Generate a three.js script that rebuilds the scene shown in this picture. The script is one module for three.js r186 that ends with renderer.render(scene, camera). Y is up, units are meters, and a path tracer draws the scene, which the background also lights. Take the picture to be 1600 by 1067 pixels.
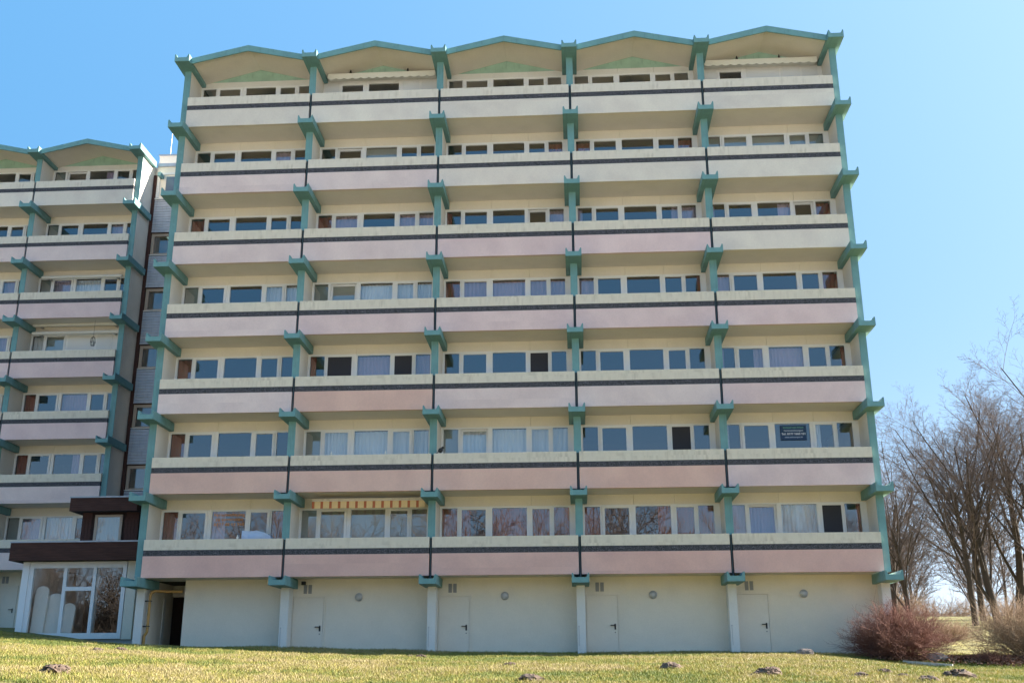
import * as THREE from 'three';
import { mergeGeometries } from 'three/addons/utils/BufferGeometryUtils.js';

// ------------------------------------------------------------------ camera, sky, sun, exposure
const scene = new THREE.Scene();
const camera = new THREE.PerspectiveCamera(2 * Math.atan(533.5 / 1680) * 180 / Math.PI, 1024 / 682, 0.1, 2000);
camera.position.set(14.3463, -0.701, 34.774);
camera.rotation.order = 'YXZ';
camera.rotation.set(0.3059, 0.0602, -0.0033);
const SUN = new THREE.Vector3(1, 0.5, -0.24).normalize();
{ // clear spring sky: deep blue overhead, paler near the horizon and round the sun
  const w = 1024, h = 512, d = new Float32Array(w * h * 4), v = new THREE.Vector3();
  for (let j = 0; j < h; j++) for (let i = 0; i < w; i++) {
    const el = ((j + 0.5) / h - 0.5) * Math.PI, az = ((i + 0.5) / w - 0.5) * 2 * Math.PI;
    v.set(Math.cos(el) * Math.cos(az), Math.sin(el), Math.cos(el) * Math.sin(az));
    const y = Math.max(0, v.y), g = Math.acos(Math.min(1, Math.max(-1, v.dot(SUN))));
    const t = Math.pow(1 - y, 8.5), k = 0.84 + 0.5 * Math.exp(-g * 1.15), m = 0.50 * Math.exp(-g * 2.0);
    const o = (j * w + i) * 4;
    d[o] = (0.027 + 0.24 * t) * k + m * 0.74;
    d[o + 1] = (0.103 + 0.20 * t) * k + m * 0.62;
    d[o + 2] = (0.205 + 0.12 * t) * k + m * 0.46;
    d[o + 3] = 1;
  }
  const tex = new THREE.DataTexture(d, w, h, THREE.RGBAFormat, THREE.FloatType);
  tex.mapping = THREE.EquirectangularReflectionMapping;
  tex.magFilter = tex.minFilter = THREE.LinearFilter; tex.needsUpdate = true;
  scene.background = tex; scene.environment = tex;
}
const sun = new THREE.DirectionalLight(new THREE.Color(1, 0.93, 0.82), 5);
sun.position.copy(SUN).multiplyScalar(120).add(new THREE.Vector3(10, 0, 0));
sun.target.position.set(10, 0, 0);
sun.castShadow = true; sun.shadow.mapSize.set(4096, 4096); sun.shadow.normalBias = 0.03;
Object.assign(sun.shadow.camera, { left: -70, right: 70, top: 60, bottom: -60, near: 1, far: 300 });
scene.add(sun, sun.target);
const renderer = new THREE.WebGLRenderer({ antialias: true });
renderer.shadowMap.enabled = true;
renderer.toneMapping = THREE.LinearToneMapping;
renderer.toneMappingExposure = 4.8;

// ------------------------------------------------------------------ helpers
function rng(a) { return () => { a |= 0; a = a + 0x6D2B79F5 | 0; let t = Math.imul(a ^ a >>> 15, 1 | a); t = t + Math.imul(t ^ t >>> 7, 61 | t) ^ t; return ((t ^ t >>> 14) >>> 0) / 4294967296; }; }
function hash(x, y, s) { let n = Math.imul(x | 0, 374761393) + Math.imul(y | 0, 668265263) + Math.imul(s | 0, 1274126177); n = Math.imul(n ^ n >>> 13, 1274126177); return ((n ^ n >>> 16) >>> 0) / 4294967296; }
const sm = (t) => t * t * (3 - 2 * t);
function vn(x, y, s = 0, px = 0, py = 0) { // value noise, tiling with px, py when given
  const xi = Math.floor(x), yi = Math.floor(y), u = sm(x - xi), v = sm(y - yi);
  const wx = (a) => px ? ((a % px) + px) % px : a, wy = (a) => py ? ((a % py) + py) % py : a;
  const a = hash(wx(xi), wy(yi), s), b = hash(wx(xi + 1), wy(yi), s), c = hash(wx(xi), wy(yi + 1), s), d = hash(wx(xi + 1), wy(yi + 1), s);
  return (a + (b - a) * u) * (1 - v) + (c + (d - c) * u) * v;
}
function fbm(x, y, s, p, oct = 4) { let a = 0, k = 0.5, n = 0; for (let i = 0; i < oct; i++) { a += k * vn(x, y, s + i, p, p); n += k; x *= 2; y *= 2; p *= 2; k *= 0.5; } return a / n; }
function tex(w, h, fn, srgb = true) {
  const d = new Uint8Array(w * h * 4);
  for (let j = 0; j < h; j++) for (let i = 0; i < w; i++) {
    const c = fn(i / w, j / h), o = (j * w + i) * 4;
    for (let k = 0; k < 3; k++) d[o + k] = Math.max(0, Math.min(255, (Array.isArray(c) ? c[k] : c) * 255));
    d[o + 3] = 255;
  }
  const t = new THREE.DataTexture(d, w, h, THREE.RGBAFormat);
  t.wrapS = t.wrapT = THREE.RepeatWrapping; t.magFilter = THREE.LinearFilter; t.minFilter = THREE.LinearMipmapLinearFilter; t.generateMipmaps = true;
  if (srgb) t.colorSpace = THREE.SRGBColorSpace; t.needsUpdate = true; return t;
}
const rgb = (r, g, b) => new THREE.Color().setRGB(r, g, b);
// uv in metres from position, by the way each face points
function uvm(g, ox = 0, oy = 0) {
  const n = g.index ? g.toNonIndexed() : g, p = n.attributes.position, m = n.attributes.normal, uv = new Float32Array(p.count * 2);
  for (let i = 0; i < p.count; i++) {
    const ax = Math.abs(m.getX(i)), ay = Math.abs(m.getY(i)), az = Math.abs(m.getZ(i));
    let u = p.getX(i), v = p.getY(i);
    if (ay > ax && ay > az) v = p.getZ(i); else if (ax > az) u = p.getZ(i);
    uv[i * 2] = u + ox; uv[i * 2 + 1] = v + oy;
  }
  n.setAttribute('uv', new THREE.BufferAttribute(uv, 2)); return n;
}
function box(x0, x1, y0, y1, z0, z1) { const g = new THREE.BoxGeometry(x1 - x0, y1 - y0, z1 - z0); g.translate((x0 + x1) / 2, (y0 + y1) / 2, (z0 + z1) / 2); return g; }
function boxes(list, ox = 0, oy = 0) { return uvm(mergeGeometries(list.map((b) => box(...b).toNonIndexed())), ox, oy); }
function prism(pts, z0, z1) { // polygon in x,y drawn out along z
  const g = new THREE.ExtrudeGeometry(new THREE.Shape(pts.map((p) => new THREE.Vector2(p[0], p[1]))), { depth: z1 - z0, bevelEnabled: false });
  g.translate(0, 0, z0); return uvm(g);
}
function profileX(pts, x0, x1) { // polygon in (z,y) drawn out along x
  const g = new THREE.ExtrudeGeometry(new THREE.Shape(pts.map((p) => new THREE.Vector2(-p[0], p[1]))), { depth: x1 - x0, bevelEnabled: false });
  g.rotateY(Math.PI / 2); g.translate(x0, 0, 0); return uvm(g);
}
const used = {};
function numbered(n) { const k = used[n] = (used[n] ?? -1) + 1; return k ? n + '_' + String(k).padStart(3, '0') : n; }
function tag(o, label, category, group) { o.userData.label = label; o.userData.category = category; if (group) o.userData.group = group; return o; }
function thing(name, label, category, pos = [0, 0, 0], group) { const g = new THREE.Group(); g.name = numbered(name); g.position.set(...pos); scene.add(g); return tag(g, label, category, group); }
function part(name, g, m, parent) { const o = new THREE.Mesh(g, m); o.name = name; parent.add(o); return o; }
function single(name, g, m, label, category, group) { const o = new THREE.Mesh(g, m); o.name = numbered(name); scene.add(o); return tag(o, label, category, group); }
function struct(name, g, m) { const o = new THREE.Mesh(g, m); o.name = numbered(name); o.userData.kind = 'structure'; scene.add(o); return o; }
function tube(pts, r, seg = 24, sides = 8) { return new THREE.TubeGeometry(new THREE.CatmullRomCurve3(pts.map((p) => new THREE.Vector3(...p)), false, 'catmullrom', 0.05), seg, r, sides); }

// ------------------------------------------------------------------ materials
const stuccoT = tex(512, 512, (u, v) => 0.955 + 0.022 * (fbm(u * 6, v * 6, 3, 6) - 0.5) * 2 + 0.05 * (vn(u * 256, v * 256, 9, 256, 256) - 0.5));
const stuccoB = tex(512, 512, (u, v) => 0.5 * vn(u * 128, v * 128, 5, 128, 128) + 0.5 * vn(u * 256, v * 256, 6, 256, 256), false);
stuccoT.repeat.set(1 / 2.6, 1 / 2.6); stuccoB.repeat.set(1 / 1.1, 1 / 1.1);
// cream parapet caps: rain runs, lichen mottling and dirt specks
const capT = tex(1024, 128, (u, v) => {
  const run = vn(u * 90, v * 2.2, 11, 90, 0) * 0.6 + vn(u * 210, v * 3, 12, 210, 0) * 0.4, mot = fbm(u * 34, v * 4, 14, 34, 4), wide = vn(u * 9, 0.5, 15, 9, 0);
  const dirt = Math.max(0, run * 0.7 + mot * 0.6 - 0.62) * (0.35 + wide), sp = vn(u * 500, v * 60, 17, 500, 0) > 0.93 ? 0.09 : 0;
  const a = 0.93 - dirt * 0.2 - sp * 0.6 + 0.05 * (mot - 0.5); return [a, a * (1 - dirt * 0.02), a * (0.99 - dirt * 0.04)];
});
capT.repeat.set(1 / 7.3, 1 / 0.7);
const panelT = tex(1024, 256, (u, v) => {
  const run = vn(u * 120, v * 1.3, 21, 120, 0), mot = fbm(u * 12, v * 3, 22, 12, 5), fine = vn(u * 380, v * 90, 23, 380, 0);
  const a = 0.94 - Math.max(0, run - 0.8) * 0.08 * mot + (mot - 0.5) * 0.10 + (fine - 0.5) * 0.035; return [a, a * (0.995 + (mot - 0.5) * 0.02), a];
});
panelT.repeat.set(1 / 8.1, 1 / 2.0);
const aggT = tex(512, 128, (u, v) => { const a = vn(u * 170, v * 42, 31, 170, 42), b = vn(u * 250, v * 60, 32, 250, 60), c = a > 0.8 ? 0.5 : a > 0.55 ? 0.33 : 0.2; const k = c + (b - 0.5) * 0.16; return [k, k, k * 1.06]; });
aggT.repeat.set(1 / 1.7, 1 / 0.43);
const paintT = tex(256, 256, (u, v) => { const m = fbm(u * 5, v * 5, 41, 5), s = vn(u * 40, v * 4, 42, 40, 4); return 0.92 + (m - 0.5) * 0.14 - Math.max(0, s - 0.75) * 0.25; });
paintT.repeat.set(1 / 1.3, 1 / 1.3);
const woodT = tex(256, 256, (u, v) => { const a = vn(u * 6, v * 90, 51, 6, 90), b = fbm(u * 3, v * 20, 52, 3); return 0.72 + 0.2 * a + 0.16 * (b - 0.5); });
woodT.repeat.set(1 / 1.5, 1 / 0.6);
const M = (c, o = {}) => new THREE.MeshStandardMaterial({ color: c, roughness: 0.85, ...o });
const stucco = (r, g, b) => M(rgb(r, g, b), { map: stuccoT, bumpMap: stuccoB, bumpScale: 0.004, roughness: 0.95 });
const mat = {
  wall: stucco(0.87, 0.79, 0.67), white: stucco(0.82, 0.80, 0.76), soffit: stucco(0.85, 0.78, 0.72), fin: stucco(0.86, 0.78, 0.67), ground: stucco(0.87, 0.79, 0.67), inside: stucco(0.07, 0.05, 0.04),  // inside: room surfaces coloured dark to stand in for the shade indoors
  cap: M(rgb(0.88, 0.77, 0.64), { map: capT, bumpMap: stuccoB, bumpScale: 0.004, roughness: 0.95 }), capPale: M(rgb(0.88, 0.78, 0.67), { map: capT, bumpMap: stuccoB, bumpScale: 0.004, roughness: 0.95 }),
  agg: M(rgb(0.95, 0.9, 0.92), { map: aggT, bumpMap: aggT, bumpScale: 0.003, roughness: 0.8 }),
  teal: M(rgb(0.18, 0.37, 0.38), { map: paintT, roughness: 0.7 }), gable: M(rgb(0.42, 0.64, 0.53), { map: paintT, roughness: 0.8 }),
  pipe: M(rgb(0.03, 0.05, 0.06), { roughness: 0.5 }), frame: M(rgb(0.82, 0.81, 0.79), { roughness: 0.35 }), dark: M(rgb(0.02, 0.02, 0.022), { roughness: 0.6 }),
  vent: M(rgb(0.30, 0.31, 0.33), { roughness: 0.6 }),
  metal: M(rgb(0.45, 0.46, 0.48), { roughness: 0.45, metalness: 0.6 }), corr: M(rgb(0.5, 0.52, 0.58), { map: paintT, roughness: 0.5, metalness: 0.2 }),
  brown: M(rgb(0.115, 0.05, 0.038), { map: woodT, roughness: 0.95 }), darkBrown: M(rgb(0.05, 0.024, 0.018), { map: woodT, roughness: 0.95 }), tan: M(rgb(0.42, 0.32, 0.24), { roughness: 0.5 }),
  hallWhite: M(rgb(0.80, 0.80, 0.82), { roughness: 0.35 }), ochre: M(rgb(0.46, 0.25, 0.07), { roughness: 0.5 }), door: M(rgb(0.84, 0.76, 0.65), { map: stuccoT, roughness: 0.6 }), concrete: stucco(0.42, 0.43, 0.44),
  glass: new THREE.MeshPhysicalMaterial({ color: 0xffffff, transmission: 1, thickness: 0, ior: 2.5, roughness: 0.0 }),
};
mat.panel = { w: [0.87, 0.77, 0.66], q: [0.90, 0.71, 0.66], p: [0.89, 0.66, 0.625], s: [0.89, 0.565, 0.46], t: [0.87, 0.535, 0.455] };
const panelMat = (k, r) => { const f = 0.95 + r() * 0.06, w = (r() - 0.5) * 0.03, c = mat.panel[k]; return M(rgb(c[0] * f, c[1] * f * (1 + w), c[2] * f * (1 + w)), { map: panelT, bumpMap: stuccoB, bumpScale: 0.003, roughness: 0.95 }); };
const cloth = (r, g, b, o = {}) => new THREE.MeshPhysicalMaterial({ color: rgb(r, g, b), roughness: 0.95, ...o });
const CLOTH = { c: cloth(0.36, 0.29, 0.38), r: cloth(0.24, 0.055, 0.03), l: cloth(0.60, 0.66, 0.70), s: cloth(0.27, 0.30, 0.28), d: cloth(0.045, 0.045, 0.055), w: M(rgb(0.74, 0.74, 0.73), { roughness: 0.6 }) };

// ------------------------------------------------------------------ terrain
const LX = [[-300, 2.2], [-40, 2.0], [-9, 0.98], [-4, 0.75], [-1, 0.57], [2, 0.36], [5.3, 0.17], [7.9, 0.06], [10.6, -0.02], [14, -0.05], [18, -0.02], [21, -0.06], [23.2, -0.14], [28, -0.2], [60, -0.2], [300, -0.2]];
function lerpTab(t, x) { let i = 0; while (i < t.length - 2 && x > t[i + 1][0]) i++; const [a, b] = t[i], [c, d] = t[i + 1], u = Math.min(1, Math.max(0, (x - a) / (c - a))); return b + (d - b) * u; }
function H(x, z) {
  let y = z > 0 ? 0.08 - 0.04 * Math.min(z, 34) - 0.0008 * Math.min(z, 34) ** 2 : 0.08 - 0.04 * Math.max(z, -30);
  y += lerpTab(LX, x);
  const side = Math.min(1, Math.max(0, (x - 22.5) / 4)), back = Math.max(0, -z);
  y += sm(side) * Math.min(2.2, back * 0.055);
  y -= 0.24 * sm(Math.min(1, Math.max(0, (x - 21) / 3.2))) * sm(Math.min(1, Math.max(0, (z - 0.7) / 2.3)));
  const hol = Math.exp(-(((x + 0.4) / 3.0) ** 2)); y -= 0.42 * hol * sm(Math.min(1, Math.max(0, (5.2 - z) / 6)));
  const near = Math.exp(-(Math.hypot(x - 10, z - 6) ** 2) / 1600);
  y += near * 0.05 * (vn(x * 0.6, z * 0.6, 70) - 0.5) + near * 0.02 * (vn(x * 2, z * 2, 71) - 0.5);
  return y;
}
function axis(lo, hi, step, far) { const a = []; for (let v = lo; v <= hi + 1e-6; v += step) a.push(v); for (let d = step * 2, v = hi + d; v < far; d *= 1.35, v += d) a.push(v); a.push(far); for (let d = step * 2, v = lo - d; v > -far; d *= 1.35, v -= d) a.unshift(v); a.unshift(-far); return a; }
{
  const xs = axis(-16, 40, 0.5, 600), zs = axis(-12, 24, 0.5, 600), p = [], c = [], uv = [], id = [], W = xs.length;
  for (const z of zs) for (const x of xs) {
    p.push(x, H(x, z), z); uv.push(x / 3.1, z / 3.1);
    const a = vn(x * 0.35, z * 0.35, 80) * 0.6 + vn(x * 1.1, z * 1.1, 81) * 0.4; c.push(0.27 + 0.10 * a, 0.245 + 0.06 * a, 0.05 + 0.035 * a);
  }
  for (let j = 0; j + 1 < zs.length; j++) for (let i = 0; i + 1 < W; i++) { const a = j * W + i; id.push(a, a + W, a + 1, a + 1, a + W, a + W + 1); }
  const g = new THREE.BufferGeometry();
  g.setAttribute('position', new THREE.Float32BufferAttribute(p, 3)); g.setAttribute('color', new THREE.Float32BufferAttribute(c, 3)); g.setAttribute('uv', new THREE.Float32BufferAttribute(uv, 2));
  g.setIndex(id); g.computeVertexNormals();
  const gt = tex(512, 512, (u, v) => { const a = vn(u * 128, v * 128, 90, 128, 128), b = fbm(u * 8, v * 8, 91, 8); return 0.55 + 0.35 * a + 0.4 * (b - 0.5); });
  struct('ground', g, M(0xffffff, { vertexColors: true, map: gt, bumpMap: gt, bumpScale: 0.03, roughness: 1 }));
}

// ------------------------------------------------------------------ the balcony blocks
const BAY = 4.8, S = 2.7299, PH = 1.2257, T = (f) => 3.75 + (f - 1) * S, ZW = -1.33, BACK = -6;
const WIN = [ // [outer x0, x1, pane x0, x1, opens]
  [0.118, 0.745, 0.19, 0.705, 0], [0.745, 1.775, 0.857, 1.665, 1], [1.775, 3.15, 1.886, 3.053, 0], [3.15, 3.89, 3.24, 3.815, 1], [3.89, 4.682, 3.962, 4.478, 0]];
const Y0 = -0.5, Y1 = 1.16; // window foot and head over the parapet top
function curtainGeo(x0, x1, y0, y1, z, fold, seed) {
  const r = rng(seed), n = Math.max(10, Math.round((x1 - x0) / 0.022)), g = new THREE.PlaneGeometry(x1 - x0, y1 - y0, n, 1), p = g.attributes.position, ph = r() * 6, fr = 38 + r() * 16;
  for (let i = 0; i < p.count; i++) { const x = p.getX(i); p.setZ(i, Math.sin(x * fr + ph + 1.4 * Math.sin(x * 7 + ph)) * fold); }
  g.translate((x0 + x1) / 2, (y0 + y1) / 2, z); g.computeVertexNormals(); return g;
}
function shutterGeo(x0, x1, y0, y1, z) { const l = []; for (let y = y0; y < y1 - 0.01; y += 0.055) l.push([x0, x1, y + 0.004, Math.min(y1, y + 0.051), z - 0.012, z], [x0, x1, y - 0.004, y + 0.004, z - 0.014, z - 0.008]); return boxes(l); }
const WG = WIN.map(([a, b, c, d, op], i) => {
  const top = op ? 1.05 : 1.105, o = {};
  if (!op) o.frame = boxes([[a, c, Y0, Y1, -1.37, -1.30], [d, b, Y0, Y1, -1.37, -1.30], [c, d, top, Y1, -1.37, -1.30], [c, d, Y0, Y0 + 0.07, -1.37, -1.30]]);
  else {
    const s = 0.055, t = 0.07;
    o.frame = boxes([[a, c - t, Y0, Y1, -1.37, -1.305], [d + t, b, Y0, Y1, -1.37, -1.305], [c - t, d + t, top + 0.06, Y1, -1.37, -1.305], [c - t, d + t, Y0, Y0 + 0.05, -1.37, -1.305]]);
    o.sash = boxes([[c - t - 0.012, c, Y0 + 0.03, top + 0.075, -1.345, -1.272], [d, d + t + 0.012, Y0 + 0.03, top + 0.075, -1.345, -1.272], [c, d, top, top + 0.075, -1.345, -1.272], [c, d, Y0 + 0.03, Y0 + 0.1, -1.345, -1.272]]);
  }
  o.pane = new THREE.PlaneGeometry(d - c + 0.02, top - Y0 + 0.02); o.paneAt = [(c + d) / 2, (top + Y0) / 2, op ? -1.31 : -1.345];
  o.curtain = [0, 1].map((k) => curtainGeo(a + 0.02, b - 0.02, Y0, 1.12, -1.56, 0.022, i * 7 + k));
  const w = b - a; o.left = curtainGeo(a + 0.02, a + 0.02 + w * 0.36, Y0, 1.12, -1.52, 0.03, i + 50); o.right = curtainGeo(b - 0.02 - w * 0.36, b - 0.02, Y0, 1.12, -1.52, 0.03, i + 60);
  o.blind = shutterGeo(a + 0.04, b - 0.04, Y0, 1.13, -1.50); o.shutter = shutterGeo(c - 0.03, d + 0.03, Y0, 1.14, op ? -1.252 : -1.286); o.screen = boxes([[c - 0.02, d + 0.02, Y0, top, -1.268, -1.262]]);
  return o;
});
const beamG = (() => { const s = 0.275, t = 0.235, b = 0.165; return prism([[-s, -0.31], [s, -0.31], [s, -0.05], [s - 0.012, -0.012], [t, -0.012], [b + 0.02, -0.13], [b, -0.145], [-b, -0.145], [-b - 0.02, -0.13], [-t, -0.012], [-s + 0.012, -0.012], [-s, -0.05]], -1.31, 0.6); })();
const beamEndG = beamG;

function buildBlock(root, nb, panels, wins, r, opt) {
  const n = nb + 1;
  for (let lv = 1; lv <= 8; lv++) for (let c = 0; c < n; c++) { // trough beams, level 8 carries the roof
    const b = part('beam', c % 2 ? beamEndG : beamG, mat.teal, root); b.position.set(c * BAY, T(lv) - PH, 0);
  }
  for (let f = 1; f <= 7; f++) {
    const ty = T(f);
    for (let c = 0; c < n; c++) { // cross walls with a teal edge, a rain pipe in each joint between parapets
      const x = c * BAY, top = f === 7 ? 21.5 : T(f + 1) - PH - 0.004;
      const w = part('cross_wall', boxes([[x - 0.1175, x + 0.1175, ty - PH + 0.002, top, -1.452, -0.15]], c * 1.7 + opt.seed, f * 0.9), mat.fin, root);
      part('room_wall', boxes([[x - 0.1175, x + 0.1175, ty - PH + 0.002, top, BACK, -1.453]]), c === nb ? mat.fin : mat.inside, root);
      part('edge_strip', boxes([[x - 0.121, x + 0.121, ty - PH + 0.004, top - 0.001, -0.15, -0.122]], c, f), mat.teal, w);
      if (c > 0 && c < nb) part('rain_pipe', new THREE.CylinderGeometry(0.036, 0.036, PH + 0.1, 8).translate(x, ty - PH / 2 - 0.09, -0.065), mat.pipe, w);
    }
    for (let b = 0; b < nb; b++) {
      const x0 = b * BAY, lo = x0 + (b === 0 ? 0.135 : 0.046), hi = x0 + BAY - (b === nb - 1 ? 0.12 : 0.046), pale = f === 7;
      const ox = r() * 8, oy = r() * 2;
      const pp = part('parapet', boxes([[lo, hi, ty - PH, ty - 0.53, -0.12, 0]], ox, oy), panelMat(panels[7 - f][b], r), root);
      part('stone_band', boxes([[lo + 0.003, hi - 0.003, ty - 0.532, ty - 0.340, -0.115, -0.003]], ox, oy), mat.agg, pp);
      part('cap', boxes([[lo, hi, ty - 0.342, ty, -0.125, 0.003]], ox, 0), f >= 6 ? mat.capPale : mat.cap, pp);
      part('balcony_slab', boxes([[x0 + 0.119, x0 + BAY - 0.119, ty - PH + 0.006, ty - PH + 0.2, -1.452, -0.122]], ox, oy), mat.soffit, root);
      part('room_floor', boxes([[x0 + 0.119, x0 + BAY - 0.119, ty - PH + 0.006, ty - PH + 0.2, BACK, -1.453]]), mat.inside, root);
      const wm = pale ? mat.white : mat.wall;
      part('apron_wall', boxes([[x0 + 0.12, x0 + BAY - 0.12, ty - PH + 0.201, ty + Y0 - 0.002, -1.45, ZW]], ox, oy), wm, root);
      const wt = pale ? 21.53 : T(f + 1) - PH + 0.004;
      for (const [a, e] of [[0.12, 1.83], [1.838, 3.2], [3.208, 4.68]]) part('spandrel_panel', boxes([[x0 + a, x0 + e, ty + Y1, wt, -1.45, ZW]], ox + a, oy), wm, root);
      const code = wins[7 - f][b].split(' ');
      WIN.forEach((wd, i) => {
        const g = WG[i], k = code[i], fr = part('window', g.frame, mat.frame, root); fr.position.set(x0, ty, 0);
        const tilt = k.includes('/') ? 0.085 : 0;
        const hold = new THREE.Vector3(0, Y0, -1.31);
        const put = (nm, geo, m, at) => { const o = part(nm, geo, m, fr); if (at) o.position.set(...at); return o; };
        if (g.sash) { const s = put('sash', g.sash, mat.frame); if (tilt) { s.rotation.x = -tilt; s.position.set(0, hold.y - (hold.y * Math.cos(tilt) + hold.z * Math.sin(tilt)), hold.z - (-hold.y * Math.sin(tilt) + hold.z * Math.cos(tilt))); } }
        const pn = put('pane', g.pane, mat.glass, g.paneAt);
        pn.rotation.set((r() - 0.5) * 0.006, (r() - 0.5) * 0.008, 0);
        if (tilt) { pn.rotation.x = -tilt; pn.position.z -= Math.sin(tilt) * (g.paneAt[1] - Y0); }
        const q = k.replace('/', '')[0], two = k.replace('/', '')[1];
        if (q === 'c' || q === 'l' || q === 'r') put('curtain', g.curtain[(r() * 2) | 0], CLOTH[q]);
        if (q === 's') put('blind', g.blind, CLOTH.s);
        if (q === 'w') put('roller_shutter', g.shutter, CLOTH.w);
        if (q === 'd') put('insect_screen', g.screen, CLOTH.d);
        if (q === '<') put('curtain', g.left, CLOTH[two]);
        if (q === '>') put('curtain', g.right, CLOTH[two]);
      });
    }
  }
  for (let b = 0; b < nb; b++) { // folded roof
    const x = b * BAY, v = 21.40, rd = 22.03, m = x + BAY / 2, e = x + BAY;
    const rf = part('roof', prism([[x, v], [m, rd], [e, v], [e, v + 0.06], [m, rd + 0.025], [x, v + 0.06]], -10, 0.34), mat.soffit, root);
    const q = (xx) => v + 0.54 * (1 - Math.abs(xx - m) / (BAY / 2)), a = x + 0.28, z = e - 0.28;
    part('fascia', prism([[a, q(a) - 0.13], [m, q(m) - 0.14], [z, q(z) - 0.13], [z, q(z) + 0.1], [m, q(m) + 0.1], [a, q(a) + 0.1]], 0.341, 0.39), mat.teal, rf);
    const gb = 21.534, half = (BAY / 2) * (rd - gb) / (rd - v);
    part('gable_panel', prism([[m - half, gb], [m + half, gb], [m, rd - 0.002]], -1.45, ZW - 0.004), mat.gable, root);
  }
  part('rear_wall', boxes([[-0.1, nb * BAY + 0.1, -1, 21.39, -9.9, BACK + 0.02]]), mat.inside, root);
}
const R0 = rng(7);
const main = thing('apartment_block', 'tall balcony block in cream and pink with teal beams, fills the middle of the picture', 'building', [0, 0, 0], 'balcony blocks');
buildBlock(main, 5,
  ['wwwww', 'qqwww', 'qqppw', 'qpppp', 'qsqqp', 'ssssp', 'ttttt'],
  [['k k k k k', 'w k k w w', 'k k k k k', 'k k k k k', 'w k w w w'],
   ['k k k c k', 'k k/ s k k', 'k k k k r', 'r k k k r', 's s s s s'],
   ['r k k k k', 'r c k c c', '<r k k k/ c', '<c k k >c c', '<c k >c k/ r'],
   ['s k k l l', 's s/ l l l', 'r c c c c', 'c k k k >r', 'c k k k r'],
   ['r k k k >c', '<r d c d c', 'k k k d k', 'k k k k k', '<c >c c k >r'],
   ['r k k k >c', 's l l l l', 's l/ l l l', 'k k k d k', '<l k k <l k'],
   ['r k <c k r', 's s s s s', 'r <r r r r', 'r k >r r r', 'c c/ l d >r']], R0, { seed: 1 });
{ // ground floor of the main block: store-room wall, posts, doors, vents
  const top = T(1) - PH + 0.002;
  part('ground_wall', boxes([[1.28, 24.11, -1.2, top, -1.25, -1.0]]), mat.ground, main);
  part('passage_wall', boxes([[1.28, 1.5, -1.2, top, -5.9, -1.26]]), mat.ground, main);
  part('passage_wall', boxes([[-0.117, 0.117, -1.2, top, -5.9, -1.0]]), mat.ground, main);
  part('passage_wall', boxes([[0.118, 1.279, 2.14, top, -3.2, -3.0]]), mat.wall, main);
  const pd = part('passage_door', boxes([[0.13, 1.27, -0.6, 2.13, -3.15, -3.08]]), mat.darkBrown, main);
  part('door_frame', boxes([[0.62, 0.70, -0.6, 2.13, -3.08, -3.03], [1.15, 1.27, -0.6, 2.13, -3.08, -3.03]]), mat.brown, pd);
  part('door_handle', boxes([[0.66, 0.71, 1.0, 1.16, -3.03, -2.98]]), mat.metal, pd);
  part('leaning_board', boxes([[0.13, 0.16, 0.35, 2.02, -2.35, -2.15]]), mat.white, main);
  for (let c = 0; c < 6; c++) {
    const x = c * BAY;
    const p = part('ground_post', boxes([[x - 0.135, x + 0.135, -1.2, T(1) - PH - 0.3, -1.02, -0.48]], c * 2.3, c), mat.white, main);
    if (c && c < 5) part('drain_rod', boxes([[x - 0.085, x - 0.071, 0.35, 0.93, -0.479, -0.468], [x - 0.095, x - 0.062, 0.93, 0.96, -0.479, -0.462]]), mat.metal, p);
  }
  for (let c = 1; c < 5; c++) {
    const x = c * BAY;
    const d = part('store_door', boxes([[x + 0.17, x + 1.17, -0.4, 1.92, -1.0, -0.962]], c * 3.1, c), mat.door, main);
    part('door_frame', boxes([[x + 0.11, x + 0.157, -0.4, 1.98, -1.0, -0.955], [x + 1.183, x + 1.23, -0.4, 1.98, -1.0, -0.955], [x + 0.157, x + 1.183, 1.933, 1.98, -1.0, -0.955]]), mat.door, d);
    part('door_handle', boxes([[x + 1.055, x + 1.105, 0.86, 1.04, -0.962, -0.952], [x + 0.93, x + 1.09, 0.98, 1.01, -0.925, -0.9], [x + 1.07, x + 1.092, 0.985, 1.008, -0.952, -0.9], [x + 1.065, x + 1.092, 0.76, 0.79, -0.962, -0.954]]), mat.dark, d);
    for (const k of [0, 1]) {
      const vx = x + 0.48 + k * 0.155, l = []; for (let y = 2.08; y < 2.33; y += 0.026) l.push([vx + 0.008, vx + 0.107, y, y + 0.012, -1.0, -0.985]);
      l.push([vx, vx + 0.115, 2.06, 2.07, -1, -0.982], [vx, vx + 0.115, 2.335, 2.345, -1, -0.982], [vx, vx + 0.008, 2.07, 2.335, -1, -0.982], [vx + 0.107, vx + 0.115, 2.07, 2.335, -1, -0.982]);
      const v = part('vent', boxes(l), mat.vent, main); part('back_plate', boxes([[vx + 0.008, vx + 0.107, 2.07, 2.335, -1.0, -0.996]]), mat.vent, v);
    }
  }
}
const left = thing('apartment_block', 'balcony block at the left edge, set back behind the brown-fronted entrance hall', 'building', [-5.49 - 2 * BAY, 1.2, -8.84], 'balcony blocks');
buildBlock(left, 2, ['ww', 'qq', 'pp', 'pp', 'pp', 'qq', 'qq'],
  [['k k k k k', 's k/ >c k k'], ['k k k k k', 's k k c k'], ['k c k c k', 's c l k k'], ['k k k c k', 'l s w w w'], ['k k k c k', 'r k c k k'], ['k k k k k', 'r k >c k k'], ['k k k k k', 's c l k k']], R0, { seed: 5 });
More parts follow.
